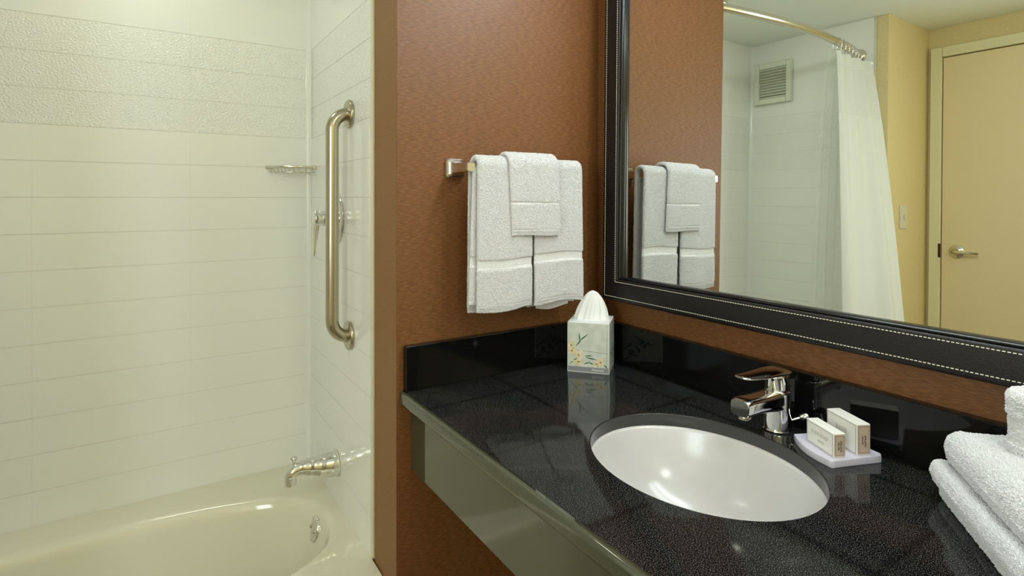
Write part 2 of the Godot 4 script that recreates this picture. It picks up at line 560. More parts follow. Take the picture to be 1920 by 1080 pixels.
	var rim := func(inset: float, y: float) -> Array:
		var a := Vector3(-L + inset, y, 0.004)
		var b := Vector3(-0.004, y, L * 0.60 - inset)
		var mid := (a + b) / 2.0 + Vector3(-0.018, 0, 0.022)
		return smooth_path([a, a.lerp(mid, 0.55) + Vector3(-0.004, 0, 0.008), mid, b.lerp(mid, 0.55) + Vector3(-0.004, 0, 0.006), b], 5)
	var top_rim: Array = rim.call(0.0, 0.0)
	var low_rim: Array = rim.call(0.012, -0.017)
	part("rim", tube(top_rim, 0.0036, 10, Vector2(0.55, 1.0)), M.satin_nickel, sb)
	part("lower_rim", tube(low_rim, 0.0017, 8), M.satin_nickel, sb)
	part("wall_rod", tube([Vector3(-L, 0.0, 0.004), Vector3(-0.004, 0.0, 0.004)], 0.0017, 8), M.satin_nickel, sb)
	part("wall_rod", tube([Vector3(-0.004, 0.0, 0.004), Vector3(-0.004, 0.0, L * 0.60)], 0.0017, 8), M.satin_nickel, sb)
	for k in range(1, 20, 2):
		part("wire", tube([top_rim[k], low_rim[k]], 0.0013, 6), M.satin_nickel, sb)
		var lo: Vector3 = low_rim[k]
		var end := Vector3(minf(lo.x + 0.07, -0.004), -0.017, maxf(lo.z - 0.07 * 0.9, 0.004))
		part("wire", tube([lo, end], 0.0013, 6), M.satin_nickel, sb)
	part("bracket", rbox(Vector3(-0.010, -0.007, L * 0.60 - 0.022), Vector3(0.0, 0.005, L * 0.60 + 0.002), 0.0015), M.satin_nickel, sb)
	part("bracket", rbox(Vector3(-L - 0.002, -0.005, 0.0), Vector3(-L + 0.022, 0.005, 0.006), 0.0015), M.satin_nickel, sb)

# ------------------------------------------------------------------ vanity
func build_vanity() -> void:
	var t := thing("vanity_counter", "black speckled stone vanity top with backsplash and deep front apron", "countertop")
	var x0 := -0.5935
	var x1 := -0.001
	var z0 := 0.001
	var z1 := 1.62
	var Y := COUNTER_Y
	var like := rect_ring(x0, x1, z0, z1, 0.0, 40)
	var cx := -0.291
	var cz := 0.580
	var ax := 0.165
	var az := 0.199
	var rr := func(front: float, y: float) -> Array: return rect_ring(x0 + front, x1, z0, z1, y, 40)
	var rings := [oval_ring(like, cx, cz, ax, az, Y - 0.024), oval_ring(like, cx, cz, ax, az, Y - 0.002), oval_ring(like, cx, cz, ax + 0.0008, az + 0.0008, Y - 0.0005), oval_ring(like, cx, cz, ax + 0.002, az + 0.002, Y), rr.call(0.0105, Y)]
	part("worktop", loft(rings.slice(2) + [rr.call(0.0105, Y - 0.024), rings[0]], true), M.black_granite, t)
	part("sink_cutout_edge", loft([oval_ring(like, cx, cz, ax, az, Y - 0.024), oval_ring(like, cx, cz, ax - 0.0002, az - 0.0002, Y - 0.002), oval_ring(like, cx, cz, ax + 0.0008, az + 0.0008, Y - 0.0004), oval_ring(like, cx, cz, ax + 0.004, az + 0.004, Y - 0.0045), oval_ring(like, cx, cz, ax + 0.004, az + 0.004, Y - 0.024)], true), M.stone_cut_edge, t)
	# rounded front edge
	var nose := []
	for z in [z0, z1]:
		var ring := []
		for q in [[0.0105, 0.0], [0.004, -0.0012], [0.0012, -0.004], [0.0, -0.009], [0.0, -0.024], [0.0015, -0.029], [0.006, -0.0325], [0.012, -0.0335], [0.028, -0.0335], [0.028, -0.0245], [0.0105, -0.0242]]:
			ring.append(Vector3(x0 + q[0], Y + q[1], z))
		nose.append(ring)
	part("front_edge", loft(nose), M.olive_stone, t)
	var ap := thing("vanity_apron", "glossy olive-black stone apron panel under the counter front", "apron panel")
	part("panel", rbox(Vector3(-0.5655, 0.676, z0), Vector3(-0.545, Y - 0.0335, z1), 0.0015), M.olive_stone, ap)
	var bs := thing("backsplash", "short black stone backsplash under the hanging hand towels", "backsplash")
	part("strip", rbox(Vector3(-0.585, Y, 0.001), Vector3(-0.021, Y + 0.1016, 0.020), 0.0014), M.granite_face, bs)
	bs = thing("backsplash", "long black stone backsplash below the framed mirror", "backsplash")
	part("strip", rbox(Vector3(-0.020, Y, 0.001), Vector3(-0.001, Y + 0.1016, z1), 0.0014), M.granite_face, bs)
	part("bracket", rbox(Vector3(-0.545, 0.72, 1.50), Vector3(-0.002, Y - 0.0245, 1.54), 0.002), M.dark_slot, ap)

	# basin under the cut-out
	var s := thing("sink_basin", "white oval china basin set under the black counter", "sink")
	var br := []
	for e in [[-0.0245, 0.012], [-0.0245, -0.0005], [-0.030, -0.004], [-0.050, -0.010], [-0.080, -0.022], [-0.110, -0.042], [-0.132, -0.068], [-0.146, -0.100], [-0.153, -0.130], [-0.156, -0.145], [-0.166, -0.145], [-0.163, -0.125], [-0.156, -0.092], [-0.14, -0.056], [-0.118, -0.030], [-0.085, -0.010], [-0.055, 0.002], [-0.036, 0.012]]:
		br.append(oval_ring(like, cx, cz, ax + e[1], az + e[1] * 1.06, Y + e[0]))
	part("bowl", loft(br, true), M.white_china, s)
	part("drain", lathe([[0.0001, -0.165], [0.031, -0.165], [0.031, -0.155], [0.027, -0.1525], [0.022, -0.155], [0.0001, -0.154]], 32, Transform3D(Basis(), Vector3(cx, Y, cz))), M.chrome, s)

	build_faucet(Vector3(-0.073, Y, 0.586))

func round_rect(center: Vector3, right: Vector3, up: Vector3, hw: float, hh: float, p := 4.0, n := 28) -> Array:
	var ring := []
	for j in n:
		var g := TAU * j / n
		var c := cos(g)
		var s := sin(g)
		var r := pow(pow(absf(c), p) + pow(absf(s), p), -1.0 / p)
		ring.append(center + right * (hw * r * c) + up * (hh * r * s))
	return ring

func build_faucet(at: Vector3) -> void:
	var f := thing("basin_faucet", "chrome single lever faucet behind the oval basin", "faucet", at)
	part("body", lathe([[0.0001, 0.0], [0.027, 0.0], [0.027, 0.003], [0.0252, 0.005], [0.0246, 0.03], [0.0240, 0.066], [0.0232, 0.074], [0.0215, 0.0765], [0.0001, 0.0765]], 44), M.chrome, f)
	var Z := Vector3(0, 0, 1)
	var sp := []
	for e in [[0.004, 0.056, 0.0215, 0.0190], [-0.02, 0.0575, 0.0212, 0.0180], [-0.05, 0.0600, 0.0205, 0.0155], [-0.08, 0.0625, 0.0200, 0.0140], [-0.100, 0.0630, 0.0198, 0.0150], [-0.112, 0.0625, 0.0192, 0.0152], [-0.1155, 0.0620, 0.0175, 0.0135]]:
		sp.append(round_rect(Vector3(e[0], e[1], 0), Z, Vector3(0.06, 1, 0).normalized(), e[2], e[3], 5.0))
	var spout := part("spout", loft(sp), M.chrome, f)
	part("aerator", lathe([[0.0001, 0.0], [0.011, 0.0], [0.0115, 0.002], [0.0115, 0.010], [0.0001, 0.010]], 28, Transform3D(Basis(), Vector3(-0.100, 0.0405, 0))), M.brushed_steel, spout)
	var cap := Transform3D(Basis(Vector3(0, 0, 1), 0.10), Vector3(0, 0.0775, 0))
	part("cap", lathe([[0.0001, 0.0], [0.0215, 0.0], [0.0222, 0.002], [0.0222, 0.026], [0.0215, 0.030], [0.0001, 0.030]], 44, cap), M.chrome, f)
	part("index_dot", lathe([[0.0001, 0.0], [0.0028, 0.0], [0.0028, 0.0012], [0.0001, 0.0014]], 14, Transform3D(Basis(Vector3(0, 0, 1), PI / 2 + 0.1), Vector3(-0.0232, 0.098, 0.006))), M.dark_slot, f)
	var lv := []
	for e in [[0.0245, 0.106, 0.010, 0.003], [0.0205, 0.1065, 0.0185, 0.0062], [0.0, 0.1105, 0.0222, 0.0078], [-0.025, 0.1125, 0.0212, 0.0070], [-0.055, 0.1135, 0.0195, 0.0055], [-0.085, 0.1150, 0.0180, 0.0042], [-0.105, 0.1170, 0.0165, 0.0034], [-0.1125, 0.1180, 0.0125, 0.0026], [-0.1145, 0.1183, 0.008, 0.0014]]:
		lv.append(round_rect(Vector3(e[0], e[1] - 0.002, 0), Z, Vector3.UP, e[2], e[3], 2.6))
	part("lever", loft(lv), M.chrome, f)
	var rod := part("lift_rod", tube([Vector3(0.012, 0.018, 0.016), Vector3(0.022, 0.028, 0.034)], 0.0028, 12), M.chrome, f)
	part("knob", tube([Vector3(0.021, 0.027, 0.032), Vector3(0.0225, 0.0285, 0.035), Vector3(0.026, 0.032, 0.042), Vector3(0.0275, 0.0335, 0.045)], [0.0035, 0.0062, 0.0066, 0.0045], 18), M.chrome, rod)

# ------------------------------------------------------------------ mirror
func build_mirror() -> void:
	var o := thing("wall_mirror", "large wall mirror in a stitched dark leather frame", "mirror", Vector3(-0.031, 1.0, 0.0))
	o.basis = Basis(Vector3.UP, -PI / 2) * Basis(Vector3.RIGHT, -0.0125)
	var x0 := 0.071
	var x1 := 1.36
	var y0 := 0.0265
	var y1 := 1.02
	var w := 0.0655
	part("glass", rbox(Vector3(x0 + w - 0.008, y0 + w - 0.008, -0.005), Vector3(x1 - w + 0.008, y1 - w + 0.008, 0.0), 0.0004), M.mirror_silver, o)
	# profile across the rail: distance from the outer edge, height off the glass
	var prof := [[0.0, -0.017], [0.0, 0.0135], [0.0012, 0.0170], [0.0040, 0.0190], [0.0080, 0.0197], [0.030, 0.0205], [0.0530, 0.0197], [0.0560, 0.0185], [0.0575, 0.0160], [0.0580, 0.0135], [0.0580, -0.017]]
	var bead := [[0.0578, -0.0045], [0.0578, 0.0135], [0.0600, 0.0150], [0.0625, 0.0140], [0.0645, 0.0100], [0.0655, 0.0040], [0.0655, -0.0045]]
	var corner := [Vector2(x0, y0), Vector2(x1, y0), Vector2(x1, y1), Vector2(x0, y1)]
	var inward := [Vector2(1, 1), Vector2(-1, 1), Vector2(-1, -1), Vector2(1, -1)]
	for e in 4:
		for which in [["frame_rail", prof, M.dark_leather], ["inner_bead", bead, M.frame_bead]]:
			var rings := []
			for k in [e, (e + 1) % 4]:
				var ring := []
				for q in which[1]:
					var c: Vector2 = corner[k] + inward[k] * q[0]
					ring.append(Vector3(c.x, c.y, q[1]))
				rings.append(ring)
			part(which[0], loft(rings), which[2], o)
	# two rows of cream stitches, laid 6 mm apart along each rail
	var bit := rbox(Vector3(-0.0021, -0.0007, -0.0004), Vector3(0.0021, 0.0007, 0.0008), 0.0004)
	for row in [[0.0115, 0.0198], [0.0510, 0.0199]]:
		for e in 4:
			var a: Vector2 = corner[e] + inward[e] * row[0]
			var b: Vector2 = corner[(e + 1) % 4] + inward[(e + 1) % 4] * row[0]
			var n := int(a.distance_to(b) / 0.0060)
			var mm := MultiMesh.new()
			mm.transform_format = MultiMesh.TRANSFORM_3D
			mm.mesh = bit
			mm.instance_count = n
			var ang := (b - a).angle()
			for k in n:
				var c := a.lerp(b, (k + 0.5) / n)
				mm.set_instance_transform(k, Transform3D(Basis(Vector3(0, 0, 1), ang), Vector3(c.x, c.y, row[1])))
			var s := MultiMeshInstance3D.new()
			s.name = "stitching"
			s.multimesh = mm
			s.material_override = M.cream_thread
			s.set_meta("kind", "stuff")
			o.add_child(s, true)

# ------------------------------------------------------------------ towels
# A towel hung over a bar. Outer loop: up the front, over the bar, down the back, and back inside.
func hung_towel(xa: float, xb: float, front_y: float, back_y: float, bar: Vector2, lift: float, thick: float, band_y: float, wave: float, seed_: int, skew := 0.0, step := 0.0026, fuzz := 0.0014, band_h := 0.0120) -> ArrayMesh:
	noise.seed = seed_
	var line := []    # centre line in (z, y): front bottom, up, over, back bottom
	var r := lift
	var n1 := int((bar.y - front_y) / step)
	for k in n1:
		line.append(Vector2(bar.x + r, lerpf(front_y, bar.y, float(k) / n1)))
	for k in 13:
		var a := PI * k / 12.0
		line.append(Vector2(bar.x + r * cos(a), bar.y + r * sin(a)))
	var n2 := int((bar.y - back_y) / (step * 1.8))
	for k in range(1, n2 + 1):
		line.append(Vector2(bar.x - r, lerpf(bar.y, back_y, float(k) / n2)))
	var cols := int((xb - xa) / step)
	var np := line.size()
	var v := PackedVector3Array()
	var around := np * 2
	for c in range(cols + 1):
		var fx := float(c) / cols
		var edge := minf(fx, 1.0 - fx) * (xb - xa)
		var e := clampf(edge / (thick * 0.75), 0.0, 1.0)
		var t := thick * 0.5 * (0.18 + 0.82 * sqrt(maxf(0.0, 1.0 - (1.0 - e) * (1.0 - e))))
		for side in 2:
			for kk in np:
				var k := kk if side == 0 else np - 1 - kk
				var p: Vector2 = line[k]
				var q0: Vector2 = line[maxi(k - 1, 0)]
				var q1: Vector2 = line[mini(k + 1, np - 1)]
				var nrm := (q1 - q0).normalized().orthogonal()      # away from the bar
				if side == 1:
					nrm = -nrm
				var from_end := minf(float(k), float(np - 1 - k)) * step
				var tt := t * (0.45 + 0.55 * smoothstep(0.004, 0.014, from_end))
				var hang := clampf((bar.y - p.y) / 0.34, 0.0, 1.0)
				var is_front := k < n1
				var x := lerpf(xa, xb, fx) + skew * hang * (1.0 if is_front else 0.3)
				var wv := wave * (0.25 + 0.75 * hang) * (sin(fx * 8.0 + seed_) * 0.8 + sin(fx * 3.1 + seed_ * 2.0))
				var d := tt
				if side == 0:
					var dy := absf(p.y - band_y)
					if is_front and dy < band_h:
						d -= 0.0028 * smoothstep(band_h, band_h - 0.002, dy)
						d += 0.0007 * sin(p.y * 1500.0) * sin(x * 1500.0 + p.y * 900.0)
					elif is_front and absf(from_end - 0.0135) < 0.002:
						d -= 0.0013
					else:
						d += fuzz * noise.get_noise_3d(x * 260.0, p.y * 260.0, p.x * 260.0 + seed_) * 0.8
				var sag := 0.004 * sin(fx * 5.0 + seed_) * hang
				v.append(Vector3(x, p.y + nrm.y * d + sag, p.x + nrm.x * d + wv * (1.0 if is_front else 0.4)))
	var idx := PackedInt32Array()
	for c in cols:
		for k in around:
			var a := c * around + k
			var b := c * around + (k + 1) % around
			var d2 := (c + 1) * around + k
			var e2 := (c + 1) * around + (k + 1) % around
			idx.append_array([a, d2, b, b, d2, e2])
	for c in [0, cols]:
		for k in range(0, np - 1):
			var a: int = c * around + k
			var b: int = c * around + k + 1
			var a2: int = c * around + around - 1 - k
			var b2: int = c * around + around - 2 - k
			if c == 0:
				idx.append_array([a, b, a2, b, b2, a2])
			else:
				idx.append_array([a, a2, b, b, a2, b2])
	return commit(v, idx, true)

# loops of terry standing off a cloth: little tapered tufts scattered over its outer faces
func pile(parent: MeshInstance3D, density: float, keep: Callable, seed_: int, height := 0.0015) -> void:
	var arr := parent.mesh.surface_get_arrays(0)
	var v: PackedVector3Array = arr[Mesh.ARRAY_VERTEX]
	var nr: PackedVector3Array = arr[Mesh.ARRAY_NORMAL]
	var ix: PackedInt32Array = arr[Mesh.ARRAY_INDEX]
	var rng := RandomNumberGenerator.new()
	rng.seed = seed_
	var xf := []
	var acc := 0.0
	for t in range(0, ix.size(), 3):
		var a := v[ix[t]]
		var b := v[ix[t + 1]]
		var c := v[ix[t + 2]]
		acc += (b - a).cross(c - a).length() * 0.5 * density
		while acc >= 1.0:
			acc -= 1.0
			var r1 := sqrt(rng.randf())
			var r2 := rng.randf()
			var p := a * (1.0 - r1) + b * (r1 * (1.0 - r2)) + c * (r1 * r2)
			var n := nr[ix[t]]
			var tall: float = keep.call(p, n)
			if tall <= 0.0:
				continue
			var up := (n + Vector3(rng.randf_range(-0.5, 0.5), rng.randf_range(-0.4, 0.6), rng.randf_range(-0.5, 0.5))).normalized()
			var side := up.cross(Vector3(rng.randf() - 0.5, rng.randf() - 0.5, rng.randf() - 0.5)).normalized()
			var k := rng.randf_range(0.6, 1.25) * tall
			xf.append(Transform3D(Basis(side * k, up * k, side.cross(up) * k), p - n * 0.0003))
	var mm := MultiMesh.new()
	mm.transform_format = MultiMesh.TRANSFORM_3D
	var w := height * 0.34
	mm.mesh = lathe([[w * 0.8, 0.0], [w, height * 0.5], [w * 0.55, height * 0.92], [0.00002, height]], 5)
	mm.instance_count = xf.size()
	for k in xf.size():
		mm.set_instance_transform(k, xf[k])
	var o := MultiMeshInstance3D.new()
	o.name = "terry_pile"
	o.multimesh = mm
	o.material_override = M.pile_cotton
	o.set_meta("kind", "stuff")
	parent.add_child(o, true)

func not_band(band: float, hem: float, half := 0.0112) -> Callable:
	return func(p: Vector3, n: Vector3) -> float:
		if n.z < 0.0 and p.y < 1.36 and absf(n.x) < 0.6:
			return 0.0
		if absf(p.y - band) < half:
			return 0.6 if fmod(absf(p.y - band), 0.005) > 0.0012 else 0.0
		return 1.0 if absf(p.y - hem) > 0.0012 else 0.0

func build_towel_bar() -> void:
	var by := 1.366
	var bz := 0.076
	var t := thing("towel_bar", "square chrome towel bar on the brown wall above the counter", "towel bar", Vector3(0, by, 0))
	part("bar", rbox(Vector3(-0.455, -0.0075, bz - 0.0075), Vector3(-0.158, 0.0075, bz + 0.0075), 0.0012), M.chrome, t)
	for x in [-0.456, -0.158]:
		var rings := []
		for e in [[0.0005, 0.0235], [0.004, 0.0245], [0.010, 0.0235], [0.016, 0.0185], [0.018, 0.0125], [0.045, 0.0118], [0.080, 0.0112], [0.0865, 0.0108], [0.0885, 0.0090]]:
			rings.append(round_rect(Vector3(x, 0, e[0]), Vector3.RIGHT, Vector3.UP, e[1], e[1], 9.0, 40))
		part("post", loft(rings), M.chrome, t)

	var a := thing("hand_towel", "white terry hand towel with a doubled edge, hung beside the chrome bar end", "towel", Vector3.ZERO, 0.0, "towels on the bar")
	pile(part("front_fold", hung_towel(-0.444, -0.2925, 1.036, 1.042, Vector2(bz, by + 0.004), 0.0185, 0.0115, 1.143, 0.0036, 3, -0.002), M.terry, a), 900000.0, not_band(1.143, 1.049), 1)
	pile(part("under_fold", hung_towel(-0.451, -0.32, 1.050, 1.028, Vector2(bz - 0.002, by - 0.004), 0.0098, 0.0065, 1.150, 0.0012, 8, -0.012, 0.004), M.terry, a), 900000.0, not_band(1.150, 1.06), 2)
	var b := thing("hand_towel", "white terry hand towel, single folded, hung on the bar beside the mirror", "towel", Vector3.ZERO, 0.0, "towels on the bar")
	pile(part("front_fold", hung_towel(-0.2865, -0.139, 1.038, 1.030, Vector2(bz, by + 0.003), 0.0165, 0.0110, 1.151, 0.0032, 5, 0.004), M.terry, b), 900000.0, not_band(1.151, 1.051), 3)
	part("under_fold", hung_towel(-0.262, -0.160, 1.060, 1.020, Vector2(bz - 0.002, by - 0.004), 0.0098, 0.0060, 1.6, 0.0012, 9, 0.0, 0.004), M.terry, b)
	var c := thing("washcloth", "small white washcloth draped over both hand towels", "washcloth")
	pile(part("cloth", hung_towel(-0.366, -0.2235, 1.207, 1.20, Vector2(bz + 0.001, by + 0.006), 0.0285, 0.0090, 1.284, 0.0015, 7, 0.014, 0.0026, 0.0014, 0.0032), M.terry, c), 900000.0, not_band(1.284, 1.22, 0.0026), 4)

# folded cloth slab with soft rounded edges; corner at the origin, runs +x (length), +z (depth), y up
func cushion(la: float, lb: float, h: float, rx: float, seed_: int, step := 0.0024, fuzz := 0.0013, dome := 0.0) -> ArrayMesh:
	noise.seed = seed_
	var na := int(la / step)
	var nb := int(lb / step)
	var v := PackedVector3Array()
	for side in 2:
		for i in na + 1:
			for j in nb + 1:
				var x := la * (0.5 - 0.5 * cos(PI * i / na)) if false else la * i / na
				var z := lb * j / nb
				var dx := minf(x, la - x)
				var dz := minf(z, lb - z)
				# rounded plan corner and quarter-round edge
				var ex := clampf(1.0 - dx / rx, 0.0, 1.0)
				var ez := clampf(1.0 - dz / rx, 0.0, 1.0)
				var e := clampf(sqrt(ex * ex + ez * ez), 0.0, 1.0)
				var hh := h * 0.5 * sqrt(maxf(0.0, 1.0 - pow(e, 2.4)))
				if ex > 0.0 and ez > 0.0 and sqrt(ex * ex + ez * ez) > 1.0:
					var k := 1.0 / sqrt(ex * ex + ez * ez)
					x = (rx * (1.0 - ex * k)) if x < la / 2 else la - rx * (1.0 - ex * k)
					z = (rx * (1.0 - ez * k)) if z < lb / 2 else lb - rx * (1.0 - ez * k)
				var wob := 0.0025 * noise.get_noise_3d(x * 14.0, z * 14.0, seed_)
				var pile := fuzz * noise.get_noise_3d(x * 210.0, z * 210.0, 7.0 * seed_ + side)
				var y := h * 0.5 + (hh + pile) * (1.0 if side == 0 else -1.0)
				if side == 0:
					y += dome * sin(PI * x / la) * sin(PI * z / lb) + wob
				var edge_out := 0.0016 * e * noise.get_noise_3d(x * 260.0, y * 260.0, z * 260.0 + 31.0)
				v.append(Vector3(x + (edge_out if x > la / 2 else -edge_out), y, z + (edge_out if z > lb / 2 else -edge_out)))
	var per := (na + 1) * (nb + 1)
	var idx := PackedInt32Array()
	for side in 2:
		for i in na:
			for j in nb:
				var a := side * per + i * (nb + 1) + j
				var b := a + 1
				var c := a + nb + 1
				var d := c + 1
				if side == 0:
					idx.append_array([a, c, b, b, c, d])
				else:
					idx.append_array([a, b, c, b, d, c])
	var loop := []
	for i in na:
		loop.append(i * (nb + 1))
	for j in nb:
		loop.append(na * (nb + 1) + j)
	for i in na:
		loop.append((na - i) * (nb + 1) + nb)
	for j in nb:
		loop.append(nb - j)
	for k in loop.size():
		var a: int = loop[k]
		var b: int = loop[(k + 1) % loop.size()]
		idx.append_array([a, b, a + per, b, b + per, a + per])
	return commit(v, idx, true)

func build_towel_stack() -> void:
	# local x runs along the long edge, local -z towards the mirror wall
	var turn := atan2(-0.615, -0.789)
	var lower := thing("folded_towel", "white folded bath towel lying on the black counter, undermost of the stack", "towel", Vector3(-0.096, COUNTER_Y, 0.845), turn, "folded towels on the counter")
	pile(part("fold_layer", cushion(0.36, 0.118, 0.020, 0.009, 21), M.terry, lower, Vector3(0.012, 0.0, -0.122)), 900000.0, func(p, n): return 1.0 if n.y > -0.7 and p.x < 0.33 else 0.0, 11, 0.0021)
	pile(part("fold_layer", cushion(0.38, 0.128, 0.034, 0.014, 22), M.terry, lower, Vector3(-0.006, 0.017, -0.124)), 900000.0, func(p, n): return 1.0 if n.y > -0.7 and p.x < 0.33 else 0.0, 12, 0.0021)
	var upper := thing("folded_towel", "plump white folded bath towel resting on top of another folded towel", "towel", Vector3(-0.096, COUNTER_Y + 0.049, 0.845), turn, "folded towels on the counter")
	pile(part("fold_layer", cushion(0.36, 0.118, 0.050, 0.022, 23, 0.0024, 0.0013, 0.010), M.terry, upper, Vector3(0.0, 0.0, -0.128)), 900000.0, func(p, n): return 1.0 if n.y > -0.7 and p.x < 0.33 else 0.0, 13, 0.0021)
	# rolled washcloth standing on the stack
	var rl := thing("rolled_washcloth", "white rolled washcloth standing on the folded towel stack", "washcloth", Vector3(-0.108, COUNTER_Y + 0.103, 0.972))
	noise.seed = 77
	var rings := []
	for k in 42:
		var y := 0.080 * k / 41.0
		var ring := []
		for j in 96:
			var g := TAU * j / 96
			var r := 0.036 + 0.0012 * noise.get_noise_3d(cos(g) * 9.0, y * 260.0, sin(g) * 9.0)
			if y > 0.018 and y < 0.05:
				r += 0.0006 * sin(y * 1300.0) - 0.001
			if y > 0.074:
				r -= 0.004 * pow((y - 0.074) / 0.006, 2.0)
			ring.append(Vector3(r * cos(g), y, r * sin(g)))
		rings.append(ring)
	pile(part("roll", loft(rings), M.terry, rl), 900000.0, func(p, n): return 1.0 if p.y < 0.016 or p.y > 0.052 else 0.5, 15, 0.0026)
	var cd := thing("printed_card", "small ivory printed card tucked beside the rolled washcloth", "card", Vector3(-0.094, COUNTER_Y + 0.104, 1.012), turn)
	part("board", rbox(Vector3(-0.025, 0.0, 0.0), Vector3(0.03, 0.105, 0.0016), 0.0004), M.ivory_carton, cd)

# ------------------------------------------------------------------ small things on the counter
func flower_print(w: int, h: int, seed_: int, side: bool) -> ImageTexture:
	var rng := RandomNumberGenerator.new()
	rng.seed = seed_
	var im := Image.create(w, h, false, Image.FORMAT_RGB8)
	noise.seed = seed_
	var ground := Color(0.80, 0.815, 0.77)
	for y in h:
		for x in w:
			var n := noise.get_noise_2d(x * 0.016, y * 0.016)
			var c := ground.lightened(clampf(0.1 + n * 0.2, 0.0, 0.25))
			im.set_pixel(x, y, c)
	var stroke := func(a: Vector2, b: Vector2, r0: float, r1: float, col: Color) -> void:
		var n := int(a.distance_to(b)) + 1
		for k in n + 1:
			var f := float(k) / n
			var p := a.lerp(b, f)
			var r := lerpf(r0, r1, f)
			for yy in range(int(p.y - r), int(p.y + r) + 1):
				for xx in range(int(p.x - r), int(p.x + r) + 1):
					if xx >= 0 and yy >= 0 and xx < w and yy < h and Vector2(xx, yy).distance_to(p) <= r:
						im.set_pixel(xx, yy, col)
	var S := Vector2(w, h)
	if not side:
		stroke.call(Vector2(0.22, 0.56) * S, Vector2(0.98, 0.60) * S, 1.0, 1.0, Color(0.42, 0.42, 0.36))
		stroke.call(Vector2(0.96, 0.14) * S, Vector2(0.95, 0.90) * S, 1.0, 1.0, Color(0.45, 0.45, 0.42))
		var greens := [Color(0.16, 0.42, 0.20), Color(0.24, 0.50, 0.26), Color(0.12, 0.34, 0.18)]
		var leaf := [[0.20, 0.48, 0.34, 0.33], [0.30, 0.40, 0.27, 0.20], [0.33, 0.34, 0.50, 0.22], [0.30, 0.36, 0.42, 0.27], [0.18, 0.50, 0.10, 0.40], [0.42, 0.67, 0.60, 0.66], [0.44, 0.70, 0.72, 0.74], [0.40, 0.84, 0.55, 0.79], [0.50, 0.80, 0.66, 0.84], [0.04, 0.86, 0.26, 0.70], [0.88, 0.82, 0.98, 0.91]]
		for l in leaf:
			stroke.call(Vector2(l[0], l[1]) * S, Vector2((l[0] + l[2]) / 2, (l[1] + l[3]) / 2) * S, 1.5, 4.0, greens[rng.randi() % 3])
			stroke.call(Vector2((l[0] + l[2]) / 2, (l[1] + l[3]) / 2) * S, Vector2(l[2], l[3]) * S, 4.0, 0.8, greens[rng.randi() % 3])
		for fl in [[0.08, 0.47, 0.11], [0.10, 0.58, 0.10], [0.26, 0.66, 0.13], [0.26, 0.80, 0.12], [0.80, 0.78, 0.09], [0.70, 0.82, 0.06]]:
			for k in 7:
				var a := TAU * k / 7.0 + rng.randf()
				var c0 := Vector2(fl[0], fl[1]) * S
				var tip: Vector2 = c0 + Vector2(cos(a), sin(a)) * fl[2] * w * rng.randf_range(0.7, 1.0)
				stroke.call(c0, tip, w * 0.022, w * 0.03, Color(0.83, 0.76, 0.60).lerp(Color(0.93, 0.88, 0.74), rng.randf()))
			stroke.call(Vector2(fl[0], fl[1]) * S, Vector2(fl[0], fl[1]) * S + Vector2(1, 1), w * 0.02, w * 0.02, Color(0.62, 0.50, 0.24))
		im.fill_rect(Rect2i(0, int(h * 0.90), w, h), Color(0.56, 0.56, 0.58))
		im.fill_rect(Rect2i(0, 0, w, 2), Color(0.85, 0.86, 0.84))
	else:
		for k in 26:
			var p := Vector2(rng.randf(), rng.randf()) * S
			var q := p + Vector2(rng.randf_range(-0.25, 0.25), rng.randf_range(-0.2, 0.2)) * S
			stroke.call(p, q, 1.0, w * 0.035, [Color(0.40, 0.47, 0.46), Color(0.86, 0.82, 0.72), Color(0.30, 0.45, 0.32)][k % 3])
	return ImageTexture.create_from_image(im)

func quad(a: Vector3, b: Vector3, c: Vector3, d: Vector3) -> ArrayMesh:   # a top left, b top right, c bottom right, d bottom left, seen from outside
	return commit(PackedVector3Array([a, b, c, d]), PackedInt32Array([0, 1, 2, 0, 2, 3]), false, PackedVector2Array([Vector2(0, 0), Vector2(1, 0), Vector2(1, 1), Vector2(0, 1)]))

func letters(text: String, size: float, mat_: Material, parent: Node3D, at: Vector3, rot := Vector3.ZERO, serif := true) -> void:
	var font := SystemFont.new()
	font.font_names = PackedStringArray(["Droid Serif" if serif else "Droid Sans"])
	var t := TextMesh.new()
	t.text = text
	t.font = font
	t.font_size = 16
	t.pixel_size = size / 16.0
	t.depth = 0.0002
	part("lettering", t, mat_, parent, at, rot)

